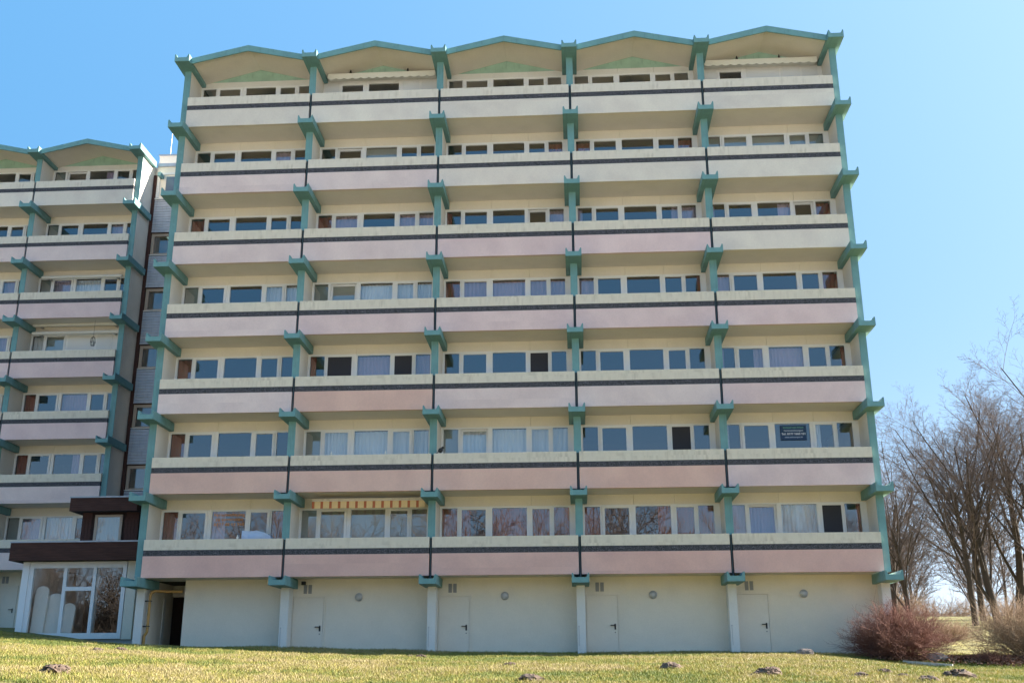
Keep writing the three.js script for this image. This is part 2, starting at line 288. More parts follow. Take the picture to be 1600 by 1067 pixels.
{
  const top = T(1) - PH + 0.002, x = BAY;
  part('ground_wall', boxes([[0.1, 9.7, -1.5, top, -1.25, -1.0]]), mat.ground, left);
  for (let c = 0; c < 3; c++) part('ground_post', boxes([[c * BAY - 0.135, c * BAY + 0.135, -1.5, T(1) - PH - 0.3, -1.02, -0.48]], c * 2.3, c), mat.white, left);
  const d = part('store_door', boxes([[x + 0.17, x + 1.17, -0.2, 1.92, -1.0, -0.982]]), mat.door, left);
  part('door_frame', boxes([[x + 0.125, x + 0.163, -0.2, 1.965, -1.0, -0.972], [x + 1.177, x + 1.215, -0.2, 1.965, -1.0, -0.972], [x + 0.163, x + 1.177, 1.927, 1.965, -1.0, -0.972]]), mat.door, d);
  part('door_handle', boxes([[x + 1.06, x + 1.10, 0.86, 1.04, -0.982, -0.972], [x + 0.93, x + 1.09, 0.985, 1.008, -0.94, -0.92], [x + 1.072, x + 1.09, 0.985, 1.008, -0.972, -0.92]]), mat.dark, d);
  for (const k of [0, 1]) { const vx = x + 0.48 + k * 0.155; const v = part('vent', boxes([[vx, vx + 0.115, 2.06, 2.07, -1, -0.982], [vx, vx + 0.115, 2.335, 2.345, -1, -0.982], [vx, vx + 0.008, 2.07, 2.335, -1, -0.982], [vx + 0.107, vx + 0.115, 2.07, 2.335, -1, -0.982]]), mat.vent, left); part('back_plate', boxes([[vx + 0.008, vx + 0.107, 2.07, 2.335, -1.0, -0.996]]), mat.vent, v); }
}

// ------------------------------------------------------------------ stair tower between the blocks
{
  const t = thing('stair_tower', 'narrow stair tower of grey corrugated metal and small windows between the two blocks', 'tower', [-5.36, 0, -10.3]);
  const w = 5.2;
  part('wall', boxes([[0.0, w + 5, -0.5, 22.7, -6, -2.2], [0.0, 0.12, -0.5, 22.7, -2.2, -0.2], [w, w + 5, -0.5, 22.7, -2.2, -0.2], [0.12, w, 20.95, 22.7, -2.2, -0.2]]), mat.wall, t);
  for (let k = 0; k < 7; k++) part('stair_landing', boxes([[0.121, w - 0.001, 20.1 - k * S, 20.3 - k * S, -2.199, -0.21]]), mat.concrete, t);
  part('brown_strip', boxes([[0.0, 0.17, 0.5, 22.2, -0.2, -0.02]]), mat.brown, t);
  const corr = (y0, y1) => { const l = [], pitch = 0.13; for (let y = y0; y < y1 - 0.02; y += pitch) { const e = Math.min(y1, y + pitch); l.push(profileX([[-0.2, y], [-0.022, y], [-0.006, y + 0.01], [0, y + 0.03], [-0.004, e - 0.024], [-0.018, e - 0.002], [-0.2, e - 0.002]], 0.175, w)); } return mergeGeometries(l); };
  let yTop = 20.98;
  for (let k = 0; k < 6; k++) {
    const wt = 19.13 - k * S, wb = wt - 0.92;
    part('corrugated_panel', corr(wt + 0.12, yTop), mat.corr, t);
    part('drip_strip', boxes([[0.175, w, wt + 0.07, wt + 0.118, -0.2, 0.02]]), mat.darkBrown, t);
    const fr = part('window', boxes([[0.2, 0.34, wb - 0.08, wt + 0.068, -0.2, -0.03], [0.34, 3, wt - 0.06, wt + 0.068, -0.2, -0.03], [0.34, 3, wb - 0.08, wb, -0.2, -0.03], [1.5, 1.6, wb, wt - 0.06, -0.18, -0.03], [3, w, wb - 0.08, wt + 0.068, -0.2, -0.04]]), mat.tan, t);
    part('pane', new THREE.PlaneGeometry(1.4, 0.88).translate(2.3, (wt + wb) / 2 - 0.02, -0.08), mat.glass, fr);
    part('sill', boxes([[0.178, 3.1, wb - 0.11, wb - 0.082, -0.2, 0.03]]), mat.white, fr);
    part('pane', new THREE.PlaneGeometry(1.26, 0.88).translate(0.97, (wt + wb) / 2 - 0.02, -0.08), mat.glass, fr);
    yTop = wb - 0.115;
  }
  part('corrugated_panel', corr(0.2, yTop), mat.corr, t);
  const top = part('roof_storey', boxes([[0.175, w + 5, 20.99, 22.62, -0.2, -0.03]]), mat.wall, t);
  part('trim', boxes([[0.2, 0.33, 21.02, 22.3, -0.03, 0.01], [0.33, w, 22.2, 22.3, -0.03, 0.01]]), mat.white, top);
  part('window', boxes([[0.62, 2.4, 21.1, 22.1, -0.03, -0.01]]), M(rgb(0.12, 0.15, 0.20), { roughness: 0.15 }), top);
  part('gutter', boxes([[0.15, w + 5, 22.62, 22.78, -6, 0.06]]), mat.corr, t);
  part('roof_ledge', boxes([[0.175, w, 20.93, 20.985, -0.19, 0.05]]), mat.white, t);
  part('canopy_beam', prism([[0.35, 21.98], [0.5, 21.98], [0.5, 22.16], [0.35, 22.16]], -0.02, 0.4), mat.teal, t);
  const lift = part('lift_housing', boxes([[-0.75, 0.4, 22.5, 24.35, -5, -2.2]]), mat.wall, t);
  part('parapet_edge', boxes([[-0.8, 0.45, 24.35, 24.43, -5.05, -2.15]]), mat.metal, lift);
  part('antenna', new THREE.CylinderGeometry(0.015, 0.02, 1.5, 6).translate(-0.4, 25.1, -2.6), mat.metal, lift);
}
// ------------------------------------------------------------------ entrance hall
{
  const t = thing('entrance_hall', 'low glazed entrance hall with dark brown fascia in front of the stair tower', 'building', [0, 0, 0]);
  const boards = (x0, x1, y0, y1, z, d) => { const l = []; for (let y = y0; y < y1 - 0.02; y += 0.086) { const e = Math.min(y + 0.08, y1); l.push([y, e]); } return l; };
  const fas = (nm, x0, x1, y0, y1, z1, zb) => {
    const core = part(nm, boxes([[x0 + 0.02, x1 - 0.02, y0 + 0.005, y1, zb, z1 - 0.02]]), mat.darkBrown, t);
    for (const [a, b] of boards(x0, x1, y0, y1)) { part('board', boxes([[x0, x1, a, b, z1 - 0.018, z1]], a * 3, a * 7), mat.brown, core); part('board', boxes([[x0, x0 + 0.018, a, b, zb, z1 - 0.02]], a, a * 5), mat.brown, core); part('board', boxes([[x1 - 0.018, x1, a, b, zb, z1 - 0.02]], a, a * 5), mat.brown, core); }
    part('metal_edge', boxes([[x0 - 0.02, x1 + 0.02, y1, y1 + 0.05, zb, z1 + 0.02]]), mat.corr, core); return core;
  };
  fas('fascia', -5.98, -1.12, 3.45, 4.08, -3.0, -9.5);
  const zf = -3.45;
  part('plinth', boxes([[-5.35, -1.3, -0.5, 0.74, -9.6, zf - 0.08]]), mat.concrete, t);
  part('floor', boxes([[-5.35, -1.5, 0.74, 0.8, -9.6, zf - 0.06]]), mat.concrete, t);
  part('side_wall', boxes([[-1.78, -1.42, 0.74, 3.45, -9.6, zf]]), mat.ground, t);
  part('side_wall', boxes([[-5.55, -5.4, 0.74, 3.45, -9.6, zf - 0.02]]), mat.white, t);
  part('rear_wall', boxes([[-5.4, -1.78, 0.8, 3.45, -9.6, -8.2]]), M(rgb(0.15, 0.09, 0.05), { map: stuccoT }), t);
  part('ceiling', boxes([[-5.4, -1.78, 3.36, 3.45, -8.2, zf - 0.1]]), mat.white, t);
  part('corner_post', boxes([[-5.62, -5.38, 0.76, 3.44, zf, zf + 0.06]]), mat.hallWhite, t);
  const gl = part('glazed_front', boxes([[-5.38, -1.8, 0.76, 0.96, zf - 0.1, zf + 0.02], [-5.38, -1.8, 3.22, 3.44, zf - 0.1, zf + 0.02], [-5.38, -5.22, 0.96, 3.22, zf - 0.1, zf + 0.02], [-1.94, -1.8, 0.96, 3.22, zf - 0.1, zf + 0.02], [-4.1, -3.98, 0.96, 3.22, zf - 0.1, zf + 0.015], [-3.02, -2.9, 0.96, 3.22, zf - 0.1, zf + 0.015], [-3.98, -3.02, 2.42, 2.56, zf - 0.1, zf + 0.018]]), mat.hallWhite, t);
  for (const [a, b, c, d] of [[-5.22, -4.1, 0.96, 3.22], [-3.98, -3.02, 0.96, 2.42], [-3.98, -3.02, 2.56, 3.22], [-2.9, -1.94, 0.96, 3.22]]) part('pane', new THREE.PlaneGeometry(b - a, d - c).translate((a + b) / 2, (c + d) / 2, zf - 0.04), mat.glass, gl);
  part('pillar', new THREE.CylinderGeometry(0.09, 0.09, 2.56, 12).translate(-3.65, 2.08, -5.2), mat.white, t);
  part('vent', boxes([[-1.9, -1.72, 0.45, 0.62, zf - 0.08, zf - 0.06], [-1.68, -1.5, 0.45, 0.62, zf - 0.08, zf - 0.06]]), mat.metal, t);
  fas('upper_fascia', -4.92, -2.3, 5.5, 6.0, -4.95, -10);
  const ub = part('upper_bay', boxes([[-4.62, -2.4, 4.1, 5.52, -10, -5.5]]), mat.darkBrown, t);
  const rr = rng(33);
  for (let y = 4.14; y < 5.48; y += 0.11) for (let k = 0, x = -4.62; x < -2.42; k++) { const e = Math.min(-2.4, x + 0.12 + rr() * 0.02); if (!(e > -4.12 && x < -3.0)) part('shingle', box(x + 0.004, e - 0.004, y, y + 0.104, -5.5, -5.485 + rr() * 0.008), mat.brown, ub); x = e; }
  const uw = part('upper_window', boxes([[-4.1, -4.0, 4.15, 5.42, -5.5, -5.44], [-3.12, -3.02, 4.15, 5.42, -5.5, -5.44], [-4.0, -3.12, 5.33, 5.42, -5.5, -5.44]]), mat.tan, t);
  part('pane', new THREE.PlaneGeometry(0.9, 1.2).translate(-3.56, 4.74, -5.46), mat.glass, uw);
  part('curtain', curtainGeo(-4.0, -3.12, 4.15, 5.33, -5.49, 0.006, 5), CLOTH.s, uw);
}
// white lounger cushions stood on end just inside the glass
{
  const pad = (x0, x1, y1, z, lean) => { const w = (x1 - x0) / 2, sh = new THREE.Shape(); sh.moveTo(-w, 0); sh.lineTo(w * 0.9, 0); sh.quadraticCurveTo(w, 0.5, w, y1 - w * 0.8); sh.absellipse(0, y1 - w * 0.8, w, w * 0.8, 0, Math.PI); sh.lineTo(-w, 0); const g = new THREE.ExtrudeGeometry(sh, { depth: 0.06, bevelEnabled: true, bevelSize: 0.03, bevelThickness: 0.03, bevelSegments: 3, curveSegments: 16 }); g.rotateX(-lean); g.translate((x0 + x1) / 2, 0.84, z); return g; };
  const cm = M(rgb(0.82, 0.79, 0.72), { roughness: 0.9 });
  single('lounger_cushion', pad(-5.2, -4.76, 1.75, -3.75, 0.06), cm, 'narrow white cushion standing tallest behind the left hall pane', 'cushion', 'cushions in the entrance hall');
  single('lounger_cushion', pad(-4.86, -4.16, 1.5, -3.86, 0.08), cm, 'middle white cushion behind the left hall pane', 'cushion', 'cushions in the entrance hall');
  single('lounger_cushion', pad(-4.16, -3.74, 1.15, -3.8, 0.1), cm, 'white cushion showing beside the white mullion of the hall front', 'cushion', 'cushions in the entrance hall');
}
// ------------------------------------------------------------------ fittings on the main block
function awning(x0, x1, y, z, drop, label, mats, brackets, group) {
  const t = thing('awning', label, 'awning', [(x0 + x1) / 2, y, z], group), w = x1 - x0, n = 13, L = [];
  part('cassette', boxes([[-w / 2, w / 2, -0.05, 0.06, -0.4, 0.0], [-w / 2 + 0.05, w / 2 - 0.05, -0.02, 0.0, -0.43, -0.4]]), mats[0], t);
  for (let i = 0; i < n; i++) { // scalloped valance, one lap after another
    const a = -w / 2 + w * i / n, b = -w / 2 + w * (i + 1) / n, pts = []; for (let k = 0; k <= 8; k++) { const u = k / 8; pts.push([a + (b - a) * u, -drop - (mats[2] ? 0 : 0.055 * Math.sin(u * Math.PI))]); }
    const s = 0.3 * (b - a);
    if (mats[2]) { part('valance_stripe', boxes([[a, a + s, -drop, -0.03, 0.001, 0.008]]), mats[2], t); part('valance', boxes([[a + s, b, -drop, -0.03, 0.001, 0.008]], i, 0), mats[1], t); }
    else part('valance', prism([[a, -0.03], ...pts, [b, -0.03]], 0.001, 0.008), mats[1], t);
  }
  for (const bx of brackets) part('bracket', new THREE.CylinderGeometry(0.015, 0.075, 0.2, 8).translate(bx, 0.16, -0.1), mat.dark, t);
  return t;
}
const whiteCloth = M(rgb(0.74, 0.72, 0.66), { roughness: 0.9 });
awning(5.17, 9.30, 21.39, -0.85, 0.14, 'white scalloped awning under the roof, second bay from the left', [whiteCloth, whiteCloth], [-1.2, 1.0], 'white awnings on the top floor');
awning(19.45, 23.62, 21.39, -0.85, 0.14, 'white scalloped awning under the roof at the right-hand end of the block', [whiteCloth, whiteCloth], [-0.85, 0.72], 'white awnings on the top floor');
const stripeT = tex(128, 16, (u) => (u * 9 % 1 < 0.25 ? [0.86, 0.70, 0.48] : [0.93, 0.82, 0.62])); stripeT.repeat.set(1 / 0.22, 1);
awning(5.5, 9.3, 5.06, -0.6, 0.26, 'orange and cream striped awning over the lowest balcony, second bay from left', [mat.cap, M(0xffffff, { map: stripeT, roughness: 0.9 }), M(rgb(0.5, 0.15, 0.07), { roughness: 0.9 })], []);
for (const [y, x0, x1, z, lb] of [[16.92, -9.9, -6.05, -9.75, 'closed white awning case over the third balcony down on the left block'], [14.24, -10.0, -5.9, -9.75, 'closed white awning case above the balcony with the hanging lantern'], [14.62, -10.0, -5.9, -9.75, 'slim cream awning rail directly under the slab above the hanging lantern']]) {
  const t = thing('awning_case', lb, 'awning', [(x0 + x1) / 2, y, z]), w = (x1 - x0) / 2;
  part('case', new THREE.CapsuleGeometry(0.075, 2 * w - 0.2, 4, 12).rotateZ(Math.PI / 2), mat.white, t);
  part('wall_bracket', boxes([[-w + 0.3, -w + 0.36, -0.05, 0.05, -0.42, 0]]), mat.metal, t); part('wall_bracket', boxes([[w - 0.36, w - 0.3, -0.05, 0.05, -0.42, 0]]), mat.metal, t);
}
['round bulkhead lamp on the ground-floor wall below the striped awning', 'round bulkhead lamp on the ground-floor wall of the middle bay', 'round bulkhead lamp on the ground-floor wall, third lamp from the left', 'round bulkhead lamp on the ground-floor wall nearest the red bush'].forEach((lb, i) => {
  const t = thing('wall_lamp', lb, 'lamp', [(i + 1) * BAY + 2.33, 1.94, -1.0], 'lamps on the ground-floor wall');
  part('housing', new THREE.LatheGeometry([[0, 0], [0.125, 0], [0.13, 0.02], [0.125, 0.045], [0.1, 0.06], [0.095, 0.05]].map((p) => new THREE.Vector2(...p)), 32).rotateX(Math.PI / 2), mat.metal, t);
  part('diffuser', new THREE.SphereGeometry(0.1, 24, 10, 0, 6.3, 0, 1.2).scale(1, 0.6, 1).rotateX(Math.PI / 2).translate(0, 0, 0.02), M(rgb(0.5, 0.52, 0.53), { roughness: 0.25 }), t);
  part('guard', boxes([[-0.1, 0.1, -0.008, 0.008, 0.072, 0.086], [-0.008, 0.008, -0.1, 0.1, 0.073, 0.087]]), mat.metal, t);
});
{ const t = thing('gas_pipe', 'ochre yellow gas pipe climbing the post beside the dark passage', 'pipe', [0.2, 0, -0.62]);
  part('pipe', tube([[0, 0.1, 0.02], [0, 0.6, 0.02], [0.0, 0.72, 0.02], [0.075, 0.86, 0.02], [0.08, 1.0, 0.02], [0.08, 1.98, 0.02], [0.1, 2.1, 0.0], [0.2, 2.16, -0.05], [0.5, 2.16, -0.3], [1.0, 2.16, -0.38]], 0.045, 90, 10), mat.ochre, t);
  part('pipe_foot', new THREE.CylinderGeometry(0.05, 0.05, 0.75, 10).translate(0, 0.05, 0.02), mat.dark, t);
  part('clamp', boxes([[-0.08, 0.14, 1.02, 1.05, -0.02, 0.075]]), mat.dark, t); part('clamp', boxes([[-0.08, 0.14, 1.82, 1.85, -0.02, 0.075]]), mat.dark, t);
}
{ // flat prints in two windows
  const sign = (w, h, draw) => { const c = document.createElement('canvas'); c.width = w; c.height = h; const x = c.getContext('2d'); draw(x); const t = new THREE.CanvasTexture(c); t.colorSpace = THREE.SRGBColorSpace; return t; };
  const st = sign(512, 300, (x) => { x.fillStyle = '#1c3f66'; x.fillRect(0, 0, 512, 300); x.textAlign = 'center'; x.fillStyle = '#6fb3a0'; x.font = 'bold 46px sans-serif'; x.fillText('Verkauf von Privat', 256, 62, 480); x.fillStyle = '#c8d6e6'; x.font = 'bold 44px sans-serif'; x.fillText('Ferienwohnungen', 256, 124, 480); x.fillStyle = '#eef4fa'; x.font = 'bold 58px sans-serif'; x.fillText('Tel. 0177 1660 151', 256, 196, 480); x.fillStyle = '#c8d6e6'; x.font = 'bold 36px sans-serif'; x.fillText('www.wohnungen.de', 256, 256, 440); });
  const o = single('sale_sign', new THREE.BoxGeometry(0.86, 0.5, 0.012), M(0xffffff, { map: st, roughness: 0.6 }), 'blue sign with white lettering in the window of the last bay, second floor', 'sign');
  o.position.set(4 * BAY + 2.5, T(2) + 0.79, -1.30);
  const mk = sign(512, 256, (x) => { x.fillStyle = '#000'; x.fillRect(0, 0, 512, 256); x.fillStyle = '#fff'; x.textAlign = 'right'; x.font = 'bold 70px sans-serif'; x.fillText('Ferienwohnung', 500, 68, 490); x.fillText('zu vermieten', 480, 150, 440); x.fillText('0177 48 12.749', 500, 236, 490); });
  mk.colorSpace = THREE.NoColorSpace;
  const l = single('window_lettering', new THREE.PlaneGeometry(1.12, 0.5), new THREE.MeshStandardMaterial({ color: rgb(0.62, 0.25, 0.06), alphaMap: mk, transparent: true, roughness: 0.7 }), 'orange lettering stuck in the big window of the lowest balcony at left', 'lettering');
  l.position.set(2.48, T(1) + 0.82, -1.335);
}
{ // things left on balconies
  const g = new THREE.BoxGeometry(0.98, 0.62, 0.5, 24, 14, 10), p = g.attributes.position;
  for (let i = 0; i < p.count; i++) { let x = p.getX(i), y = p.getY(i), z = p.getZ(i); const k = 0.03 * (vn(x * 7 + 3, y * 7 + z * 5, 4) - 0.5) * 2; y -= y > 0 ? Math.max(0, x) * 0.24 - 0.02 + Math.max(0, x - 0.3) * 0.4 : 0; p.setXYZ(i, x * (1 + k), y + k * 0.6, z + k); }
  g.computeVertexNormals(); g.translate(3.78, T(1) - 1.02 + 0.99, -0.5);
  const low = boxes([[3.36, 4.2, T(1) - 1.024, T(1) - 0.45, -0.78, -0.32]]);
  const t = thing('covered_table', 'pale blue plastic cover over balcony furniture, lowest balcony at left', 'furniture', [0, 0, 0]);
  part('cover', g, M(rgb(0.42, 0.50, 0.66), { roughness: 0.45 }), t); part('table', low, mat.dark, t);
  const bird = [new THREE.SphereGeometry(0.075, 14, 10).scale(1.15, 1, 0.9).rotateZ(0.7), new THREE.SphereGeometry(0.045, 12, 8).translate(0.07, 0.085, 0), new THREE.ConeGeometry(0.014, 0.05, 6).rotateZ(-1.6).translate(0.13, 0.085, 0), new THREE.BoxGeometry(0.13, 0.012, 0.05).rotateZ(0.9).translate(-0.1, -0.07, 0), new THREE.CylinderGeometry(0.006, 0.006, 0.06, 5).translate(0.02, -0.085, 0.02), new THREE.CylinderGeometry(0.006, 0.006, 0.06, 5).translate(0.02, -0.085, -0.02)].map((q) => q.toNonIndexed());
  const b = single('blackbird', mergeGeometries(bird), mat.dark, 'black bird perched on the balcony wall of the middle bay, second floor', 'bird'); b.position.set(9.86, T(2) + 0.113, -0.06);
  const bt = (x, f, z, h, lb) => { const o = single('bottle', new THREE.LatheGeometry([[0, 0], [0.03, 0], [0.032, 0.1 * h], [0.012, 0.15 * h], [0.012, 0.19 * h], [0, 0.19 * h]].map((q) => new THREE.Vector2(...q)), 14), mat.white, lb, 'bottle'); o.position.set(x, T(f), z); };
  bt(3.22, 1, -0.06, 0.7, 'small white bottle on the balcony wall beside the pale blue cover');
  bt(6.2, 2, -0.06, 0.75, 'left white bottle on the balcony wall above the striped awning'); bt(8.02, 2, -0.06, 0.75, 'right white bottle on the balcony wall above the striped awning');
  const ln = thing('hanging_lantern', 'dark wire lantern hanging above a balcony on the left block', 'lantern', [-6.88, 13.47, -9.3]);
  part('cord', new THREE.CylinderGeometry(0.006, 0.006, 0.75, 5).translate(0, 0.8, 0), mat.dark, ln);
  const cage = []; for (let i = 0; i < 8; i++) { const a = i / 8 * Math.PI * 2; cage.push(tube([[0, 0.42, 0], [0.09 * Math.cos(a), 0.34, 0.09 * Math.sin(a)], [0.11 * Math.cos(a), 0.15, 0.11 * Math.sin(a)], [0.07 * Math.cos(a), 0, 0.07 * Math.sin(a)]], 0.008, 10, 4)); }
  cage.push(new THREE.TorusGeometry(0.07, 0.01, 5, 16).rotateX(1.57), new THREE.TorusGeometry(0.11, 0.01, 5, 16).rotateX(1.57).translate(0, 0.16, 0)); part('cage', mergeGeometries(cage), mat.dark, ln);
  part('candle', new THREE.CylinderGeometry(0.03, 0.03, 0.12, 10).translate(0, 0.07, 0), mat.white, ln);
  const bx = single('alarm_box', boxes([[5.22, 5.34, 2.34, 2.45, -1.0, -0.86]]), mat.dark, 'small black box under the slab by the leftmost store door', 'box'); bx.userData.label = 'small black box under the slab by the leftmost store door';
}

// ------------------------------------------------------------------ trees and bushes
function Limbs() { this.p = []; this.n = []; this.i = []; }
Limbs.prototype.add = function (pts, rad, sides) {
  const up = new THREE.Vector3(), a = new THREE.Vector3(), b = new THREE.Vector3(), d = new THREE.Vector3(), base0 = this.p.length / 3;
  for (let k = 0; k < pts.length; k++) {
    d.subVectors(pts[Math.min(k + 1, pts.length - 1)], pts[Math.max(k - 1, 0)]).normalize(); up.set(Math.abs(d.y) > 0.9 ? 1 : 0, Math.abs(d.y) > 0.9 ? 0 : 1, 0);
    a.crossVectors(d, up).normalize(); b.crossVectors(d, a);
    for (let s = 0; s < sides; s++) { const t = s / sides * Math.PI * 2, c = Math.cos(t), e = Math.sin(t), nx = a.x * c + b.x * e, ny = a.y * c + b.y * e, nz = a.z * c + b.z * e; this.p.push(pts[k].x + nx * rad[k], pts[k].y + ny * rad[k], pts[k].z + nz * rad[k]); this.n.push(nx, ny, nz); }
  }
  for (let k = 0; k + 1 < pts.length; k++) for (let s = 0; s < sides; s++) { const q = base0 + k * sides, s2 = (s + 1) % sides; this.i.push(q + s, q + s2, q + sides + s, q + s2, q + sides + s2, q + sides + s); }
};
Limbs.prototype.geo = function () { const g = new THREE.BufferGeometry(); g.setAttribute('position', new THREE.Float32BufferAttribute(this.p, 3)); g.setAttribute('normal', new THREE.Float32BufferAttribute(this.n, 3)); g.setIndex(this.i); return g; };
function grow(r, L, lv, p, dir, len, rad, o) {
  const last = lv === o.levels, ns = lv === 0 ? 7 : lv < 3 ? 4 : lv < 4 ? 3 : 2, pts = [p.clone()], rr = [rad], d = dir.clone(), q = p.clone(), end = last ? 0.4 : lv === 0 ? 0.45 : 0.5, ds = [d.clone()];
  for (let k = 1; k <= ns; k++) { d.x += (r() - 0.5) * o.wig; d.y += (r() - 0.5) * o.wig * 0.6 + o.up * (lv ? 1 : 0.2); d.z += (r() - 0.5) * o.wig; d.normalize(); q.addScaledVector(d, len / ns); pts.push(q.clone()); rr.push(rad * (1 - (1 - end) * k / ns)); ds.push(d.clone()); }
  (lv < 2 ? L.trunk : L.crown).add(pts, rr, [9, 7, 5, 4, 3, 3, 3][lv]);
  if (last) return;
  const n = o.kids[lv], ax = new THREE.Vector3(), cd = new THREE.Vector3(); let az = r() * 6.28;
  for (let k = 0; k < n; k++) {
    const t = lv === 0 ? o.first + (1 - o.first) * (k + r() * 0.7) / n : 0.18 + 0.82 * (k + r()) / n, f = Math.min(ns - 1e-3, t * ns), i = Math.floor(f), u = f - i;
    const at = pts[i].clone().lerp(pts[i + 1], u), pd = ds[i + 1]; az += 2.4 + (r() - 0.5) * 0.9;
    ax.set(Math.cos(az), 0, Math.sin(az)); cd.copy(pd).multiplyScalar(Math.cos(o.ang[lv])).addScaledVector(ax.addScaledVector(pd, -ax.dot(pd)).normalize(), Math.sin(o.ang[lv] * (0.8 + r() * 0.45))); cd.normalize();
    grow(r, L, lv + 1, at, cd, len * o.ratio[lv] * (0.7 + r() * 0.5) * (1 - 0.35 * t * (lv > 0 ? 1 : 0.6)), Math.max(o.min, (rr[i] * (1 - u) + rr[i + 1] * u) * o.thin[lv]), o);
  }
}
const TREE = { levels: 5, wig: 0.2, up: 0.05, first: 0.13, kids: [10, 8, 6, 6, 4], ang: [0.6, 0.64, 0.68, 0.72, 0.78], ratio: [0.84, 0.6, 0.52, 0.5, 0.55], thin: [0.42, 0.46, 0.5, 0.55, 0.6], min: 0.005 };
function treeGeo(seed, h, rad, o = {}) { const L = { trunk: new Limbs(), crown: new Limbs() }, r = rng(seed), q = { ...TREE, ...o }; grow(r, L, 0, new THREE.Vector3(0, -0.3, 0), new THREE.Vector3(q.lean ?? 0.05, 1, 0).normalize(), h * 0.62, rad, q); return { trunk: L.trunk.geo(), crown: L.crown.geo() }; }
const barkT = tex(128, 256, (u, v) => 0.62 + 0.5 * (fbm(u * 10, v * 6, 61, 10) - 0.3));
const bark = M(rgb(0.06, 0.046, 0.036), { roughness: 1 }), twig = M(rgb(0.135, 0.10, 0.085), { roughness: 1 });
const protos = [treeGeo(11, 14, 0.24, { lean: -0.12 }), treeGeo(23, 14, 0.22, { lean: 0.05, first: 0.3 }), treeGeo(37, 14, 0.26, { lean: 0.1, ang: [0.5, 0.62, 0.7, 0.72, 0.75] })];
const small = treeGeo(51, 14, 0.2, { levels: 4, kids: [9, 7, 7, 6], min: 0.02 });
function tree(name, g, x, z, s, turn, label, group, sy = 1) { const t = thing(name, label, 'tree', [x, H(x, z), z], group); t.rotation.y = turn; t.scale.set(s, s * sy, s); part('trunk', g.trunk, bark, t); part('crown', g.crown, twig, t); return t; }
const GR = 'bare trees to the right of the block';
tree('bare_tree', protos[0], 29.8, -18, 0.55, 0.4, 'bare tree nearest the right corner of the block, rising behind the red bush', GR);
tree('bare_tree', protos[1], 33.4, -20, 0.76, 1.0, 'bare tree with a leaning forked trunk, in the gap between the two bushes', GR);
tree('bare_tree', protos[2], 34.9, -21, 0.84, 2.6, 'bare tree with an upright trunk, just left of the tan bush top', GR);
tree('bare_tree', protos[0], 36.6, -19, 0.86, 4.2, 'tall bare tree behind the tan bush, thickest of the trunks', GR);
tree('bare_tree', protos[1], 40.0, -20, 0.98, 3.0, 'tallest bare tree at the right edge of the picture', GR);
tree('bare_tree', protos[2], 38.2, -27, 0.96, 5.0, 'bare tree standing behind the thickest trunk at right', GR);
tree('bare_tree', protos[2], 31.6, -27, 0.56, 0.2, 'slim bare tree farther back, between the block corner and leaning trunk', GR);
tree('bare_tree', protos[1], 35.6, -25, 0.86, 4.4, 'bare tree half hidden behind the upright trunk left of the tan bush', GR);
tree('bare_tree', protos[0], 42.0, -25, 1.05, 0.9, 'bare tree whose crown fills the upper right picture edge', GR);
tree('bare_tree', protos[1], 33.2, -33, 0.8, 2.2, 'bare tree behind the leaning forked trunk', GR);
[[33, -42, 0.6], [40, -58, 0.75], [45, -70, 0.8], [50, -66, 0.8], [44, -50, 0.7], [56, -75, 0.9], [36, -62, 0.7], [39, -80, 0.8], [48, -84, 0.9], [60, -90, 1.0], [42, -95, 0.9], [52, -100, 1.0]].forEach(([x, z, s], i) => tree('distant_tree', small, x, z, s, i * 1.3, 'small far bare tree seen low between the nearer trunks', 'far trees beyond the bushes'));
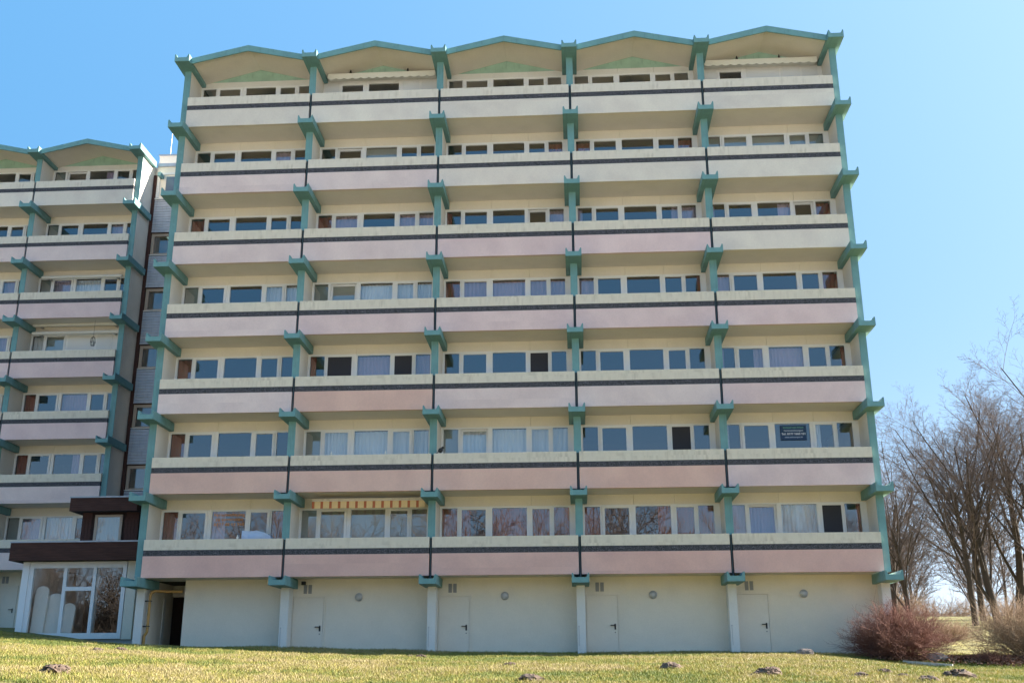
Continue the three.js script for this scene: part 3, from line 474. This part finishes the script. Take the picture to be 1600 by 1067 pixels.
// trees across the road behind the photographer, seen only as reflections in the lower windows
[[-66, 92, 1.5], [-57, 94, 1.4], [-48, 91, 1.5], [-39, 93, 1.4], [-30, 90, 1.3], [-21, 86, 1.5], [-13, 92, 1.6], [-6, 87, 1.4], [1, 91, 1.7], [8, 86, 1.55], [15, 90, 1.8], [22, 88, 1.6], [29, 91, 1.5], [37, 87, 1.6], [45, 90, 1.5], [54, 88, 1.6]].forEach(([x, z, s], i) => tree('mirrored_tree', small, x, z, s, i * 2.1, 'bare tree behind the photographer, mirrored in the lowest windows', 'trees mirrored in the lower windows'));
function bushGeo(seed, w, h, stems, spread, thick = 0.008) {
  const r = rng(seed), L = new Limbs(), V = THREE.Vector3;
  const twigs = (p, d, len, rad, lv) => {
    const ns = lv ? 2 : 4, pts = [p.clone()], rr = [rad], q = p.clone(), dd = d.clone();
    for (let k = 1; k <= ns; k++) { dd.x += (r() - 0.5) * 0.35; dd.y += (r() - 0.5) * 0.25 + (lv ? 0.02 : -0.05 * k); dd.z += (r() - 0.5) * 0.35; dd.normalize(); q.addScaledVector(dd, len / ns); pts.push(q.clone()); rr.push(rad * (1 - 0.5 * k / ns)); }
    L.add(pts, rr, 3); if (lv === 2) return;
    const n = lv ? 6 : 9;
    for (let k = 0; k < n; k++) { const t = 0.25 + 0.75 * (k + r()) / n, f = Math.min(ns - 1e-3, t * ns), i = Math.floor(f); const at = pts[i].clone().lerp(pts[i + 1], f - i); const c = new V((r() - 0.5) * 1.7, (r() - 0.35) * 1.3, (r() - 0.5) * 1.7).addScaledVector(dd, 0.6).normalize(); twigs(at, c, len * (0.3 + r() * 0.22), Math.max(thick * 0.4, rad * 0.55), lv + 1); }
  };
  for (let s = 0; s < stems; s++) { const a = r() * 6.283, e = Math.pow(r(), 0.6) * spread, d = new V(Math.cos(a) * Math.sin(e), Math.cos(e), Math.sin(a) * Math.sin(e)); const p = new V(Math.cos(a) * r() * 0.13 * w, -0.05, Math.sin(a) * r() * 0.13 * w); const reach = 1 / Math.sqrt((d.x * d.x + d.z * d.z) / (w * w) + d.y * d.y / (h * h)); twigs(p, d, reach * (0.72 + r() * 0.25), thick, 0); }
  return L.geo();
}
const redTwig = M(rgb(0.19, 0.085, 0.062), { roughness: 0.9 }), tanTwig = M(rgb(0.30, 0.21, 0.14), { roughness: 0.95 });
function bush(name, g, m, x, z, label) { const t = thing(name, label, 'bush', [x, H(x, z), z]); part('twigs', g, m, t); return t; }
bush('red_bush', bushGeo(3, 1.6, 1.55, 230, 1.12), redTwig, 23.95, 0.75, 'dense red-brown twiggy bush hiding the lower right corner of the block');
bush('tan_bush', bushGeo(4, 1.6, 1.75, 170, 1.0), tanTwig, 27.75, 0.3, 'tan twiggy bush at the right edge of the picture');
const scrub = bushGeo(21, 5.5, 6.5, 80, 1.35, 0.05);
[-72, -65, -58, -52, -46, -40, -34, -28, -17, -7, 2, 11, 20, 30, 41, 52].forEach((x, i) => { const t = bush('mirrored_scrub', scrub, bark, x, 86 + (i % 3) * 2, 'brown thicket behind the photographer, mirrored in the hall panes'); t.userData.group = 'thicket mirrored in the hall front'; t.rotation.y = i * 1.7; t.scale.setScalar(1.6 + (i % 4) * 0.15); });
const hedge = bushGeo(26, 4.5, 2.2, 50, 1.4, 0.02);
[[36, -46], [42, -52], [49, -57], [55, -50], [38, -64], [46, -66]].forEach(([x, z], i) => { const t = bush('distant_scrub', hedge, tanTwig, x, z, 'low brown scrub far off beneath the bare trees'); t.userData.group = 'far scrub beneath the trees'; t.rotation.y = i; });
bush('low_bush', bushGeo(8, 1.6, 0.7, 80, 1.4), tanTwig, 28.6, -9, 'low tan scrub farther back between the red and the tan bush');
bush('low_bush', bushGeo(9, 0.8, 0.35, 60, 1.4), redTwig, 26.2, 1.4, 'low tangle of dead stems in front of the tan bush');

// ------------------------------------------------------------------ lawn furniture of the ground: molehills, stones, kerb
function lump(seed, sx, sy, sz, rough, det = 3) { const g = new THREE.IcosahedronGeometry(1, det), p = g.attributes.position, v = new THREE.Vector3(); for (let i = 0; i < p.count; i++) { v.fromBufferAttribute(p, i); const f = 1 + rough * (vn(v.x * 2.2 + seed * 7, v.y * 2.2 + v.z * 1.7 + seed, 5) - 0.5) * 2 + rough * 0.5 * (vn(v.x * 6 + seed, v.z * 6 + v.y * 5, 6) - 0.5) * 2; v.multiplyScalar(f); p.setXYZ(i, v.x * sx, v.y * sy, v.z * sz); } g.computeVertexNormals(); return g; }
const soilT = tex(128, 128, (u, v) => 0.5 + 0.5 * fbm(u * 16, v * 16, 64, 16));
const soil = M(rgb(0.115, 0.078, 0.057), { roughness: 1 }), stone = M(rgb(0.42, 0.33, 0.28), { map: soilT, roughness: 0.95 }), greyStone = M(rgb(0.25, 0.25, 0.25), { map: soilT, roughness: 0.95 });
const eye = camera.position;
camera.updateMatrixWorld(true);
function groundAt(px, py) { // where the sight line through that picture point meets the terrain
  const d = new THREE.Vector3((px - 800) / 1680, -(py - 533.5) / 1680, -1).applyEuler(camera.rotation);
  for (let t = 8; t < 60; t += 0.05) { const y = eye.y + d.y * t; if (y < H(eye.x + d.x * t, eye.z + d.z * t)) return [eye.x + d.x * t, eye.z + d.z * t]; }
  return null;
}
const MOLES = [[85, 1053, 0.34, 'lone molehill at the lower left of the lawn'], [131, 1014, 0.13, 'small brown clod on the lawn below the entrance hall'], [152, 1019.5, 0.2, 'left of two flat molehills below the glazed entrance hall'], [187, 1019, 0.22, 'right of two flat molehills below the glazed entrance hall'],
  [548, 1027.5, 0.12, 'tiny pale molehill close to the wall below the leftmost wall lamp'], [640, 1028, 0.14, 'small molehill at the lawn edge just left of the second store door post'], [658, 1029, 0.2, 'molehill at the lawn edge in front of the post left of the second store door'], [797, 1042, 0.2, 'molehill in the middle of the lawn under the second wall lamp'],
  [828, 1066, 0.28, 'molehill cut by the lower picture edge near the middle'], [910, 1037, 0.08, 'tiny dark molehill left of the one under the third wall lamp'], [1048, 1047, 0.3, 'brown molehill on the lawn below the third wall lamp'], [1200, 1056, 0.32, 'dark molehill on the lawn below the last store door'], [1345, 1061, 0.22, 'left of the three small molehills below the red bush'],
  [1382, 1053, 0.2, 'farthest of the three small molehills below the red bush'], [1411, 1061, 0.18, 'right of the three small molehills below the red bush'], [1452, 1066, 0.22, 'molehill at the lower edge between the red and tan bush'], [1498, 1061, 0.36, 'largest dark molehill at the lower right']];
MOLES.forEach(([px, py, s0, lb], k) => { const s = s0 * 0.78;
  const at = groundAt(px, py); if (!at) return; const [x, z] = at, r = rng(100 + k), gs = [lump(k, s, s * 0.55, s, 0.3, 4)];
  for (let i = 0; i < 70; i++) { const a = r() * 6.28, q = Math.sqrt(r()) * s * 1.15, c = 0.012 + r() * 0.03 * (s / 0.25), y = s * 0.55 * Math.sqrt(Math.max(0, 1 - (q / s) ** 2)); gs.push(lump(k + i, c, c * 0.8, c, 0.3, 0).translate(Math.cos(a) * q, y * 0.95, Math.sin(a) * q)); }
  const o = single('molehill', mergeGeometries(gs.map((g) => g.index ? g.toNonIndexed() : g)), soil, lb, 'molehill', 'molehills on the lawn'); o.position.set(x, H(x, z) + 0.01, z); o.rotation.y = r() * 6;
});
{ const a = single('boulder', lump(41, 0.25, 0.17, 0.2, 0.18, 4), stone, 'pinkish boulder lying against the wall in the last bay', 'boulder'); a.position.set(20.9, H(20.9, 1.6) + 0.06, 1.6);
  const b = single('boulder', lump(43, 0.36, 0.2, 0.3, 0.16, 4), greyStone, 'grey boulder at the right foot of the red bush', 'boulder'); b.position.set(24.75, H(24.75, 1.3) + 0.02, 1.3);
  const kx0 = groundAt(1412, 1037), kx1 = groundAt(1490, 1043), cx = (kx0[0] + kx1[0]) / 2, cz = (kx0[1] + kx1[1]) / 2, len = Math.hypot(kx1[0] - kx0[0], kx1[1] - kx0[1]);
  const kerb = single('kerb_stone', boxes([[-len / 2, len / 2, -0.12, 0.09, -0.06, 0.06]]), stucco(0.62, 0.6, 0.56), 'pale kerb edging laid in the grass in front of the red bush', 'kerb'); kerb.position.set(cx, H(cx, cz), cz); kerb.rotation.y = -Math.atan2(kx1[1] - kx0[1], kx1[0] - kx0[0]);
  kerb.rotation.z = (H(kx1[0], kx1[1]) - H(kx0[0], kx0[1])) / len;
}
{ // far low house beyond the trees
  const t = thing('far_house', 'low white house front glimpsed far off between the bushes', 'house', [47, H(47, -72), -72]);
  part('wall', boxes([[-3, 3, -0.5, 1.1, -5, 0]]), mat.white, t); part('roof', prism([[-3.2, 1.1], [3.2, 1.1], [2.6, 1.5], [-2.6, 1.5]], -5.3, 0.3), M(rgb(0.4, 0.37, 0.36)), t);
}
// unseen pale ground sheet behind the photographer, added to bounce warm light onto the facade
{ const g = new THREE.PlaneGeometry(150, 48, 30, 10).rotateX(-Math.PI / 2).translate(14, 0, 60), p = g.attributes.position; for (let i = 0; i < p.count; i++) p.setY(i, H(p.getX(i), p.getZ(i)) + 0.03); g.computeVertexNormals(); struct('bounce_ground', uvm(g), stucco(0.68, 0.62, 0.54)); }
// ------------------------------------------------------------------ grass
{
  const r = rng(5), b = [];
  for (let k = 0; k < 8; k++) {
    const a = r() * 6.28, q = r() * 0.045, h = 0.028 + r() * 0.04, w = 0.0035 + r() * 0.002, le = 0.02 + r() * 0.03, x = Math.cos(a) * q, z = Math.sin(a) * q, c = r() * 6.28, wx = Math.cos(c) * w, wz = Math.sin(c) * w, lx = Math.cos(a + r()) * le, lz = Math.sin(a + r()) * le;
    b.push(x - wx, -0.01, z - wz, x + wx, -0.01, z + wz, x + lx * 0.35 + wx * 0.8, h * 0.6, z + lz * 0.35 + wz * 0.8, x - wx, -0.01, z - wz, x + lx * 0.35 + wx * 0.8, h * 0.6, z + lz * 0.35 + wz * 0.8, x + lx * 0.35 - wx * 0.8, h * 0.6, z + lz * 0.35 - wz * 0.8, x + lx * 0.35 - wx * 0.8, h * 0.6, z + lz * 0.35 - wz * 0.8, x + lx * 0.35 + wx * 0.8, h * 0.6, z + lz * 0.35 + wz * 0.8, x + lx, h, z + lz);
  }
  const g = new THREE.BufferGeometry(); g.setAttribute('position', new THREE.Float32BufferAttribute(b, 3)); g.computeVertexNormals();
  const N = 260000, im = new THREE.InstancedMesh(g, new THREE.MeshPhysicalMaterial({ color: 0xffffff, roughness: 0.8, transmission: 0.3, thickness: 0 }), N), m = new THREE.Matrix4(), e = new THREE.Euler(), qn = new THREE.Quaternion(), c = new THREE.Color();
  for (let i = 0; i < N; i++) {
    const u = r(), x = -12 + r() * 50, z = -0.95 + 18.5 * Math.pow(u, 1.0);
    const patch = vn(x * 0.45, z * 0.45, 80) * 0.55 + vn(x * 1.6, z * 1.6, 84) * 0.45, s = 0.75 + r() * 0.7 + (z < 0.2 ? 0.5 : 0);
    e.set((r() - 0.5) * 0.3, r() * 6.28, (r() - 0.5) * 0.3); m.compose(new THREE.Vector3(x, H(x, z), z), qn.setFromEuler(e), new THREE.Vector3(s, s * (0.45 + r() * 0.5 + patch * 0.5), s)); im.setMatrixAt(i, m);
    const k = r() * 0.9 + 0.05 + (patch - 0.5) * 2.0;
    if (k > 0.86) c.setRGB(0.62, 0.50, 0.22); else if (k > 0.5) c.setRGB(0.52, 0.44, 0.085); else if (k > 0.2) c.setRGB(0.38, 0.39, 0.05); else c.setRGB(0.23, 0.29, 0.035);
    c.multiplyScalar(0.45 + r() * 0.32); im.setColorAt(i, c);
  }
  im.name = 'lawn_grass'; im.userData = { kind: 'stuff', label: 'short sunlit yellow-green lawn grass in front of the block', category: 'grass' }; scene.add(im);
}
{ // dead leaves under the bushes
  const r = rng(15), g = new THREE.PlaneGeometry(0.07, 0.045, 2, 1), p = g.attributes.position; for (let i = 0; i < p.count; i++) p.setZ(i, Math.abs(p.getX(i)) * 0.5); g.rotateX(-1.57); g.computeVertexNormals();
  const N = 5000, im = new THREE.InstancedMesh(g, M(0xffffff, { roughness: 1 }), N), m = new THREE.Matrix4(), e = new THREE.Euler(), q = new THREE.Quaternion(), c = new THREE.Color();
  for (let i = 0; i < N; i++) { const far = r() < 0.75, x = far ? 27 + (r() + r() - 1) * 2.6 : 24 + (r() + r() - 1) * 1.2, z = far ? 0.9 + (r() + r() - 1) * 1.3 : 1.1 + (r() - 0.5); e.set((r() - 0.5) * 1.6, r() * 6.28, (r() - 0.5) * 1.6); m.compose(new THREE.Vector3(x, H(x, z) + 0.02 + r() * 0.06, z), q.setFromEuler(e), new THREE.Vector3(1, 1, 1).multiplyScalar(0.7 + r())); im.setMatrixAt(i, m); c.setRGB(0.17, 0.09, 0.055).multiplyScalar(0.6 + r() * 1.2); im.setColorAt(i, c); }
  im.name = 'dead_leaves'; im.userData = { kind: 'stuff', label: 'brown dead leaves under the bushes at right', category: 'leaves' }; scene.add(im);
}
scene.traverse((o) => { if (o.isMesh) { o.castShadow = true; o.receiveShadow = true; } });
renderer.render(scene, camera);
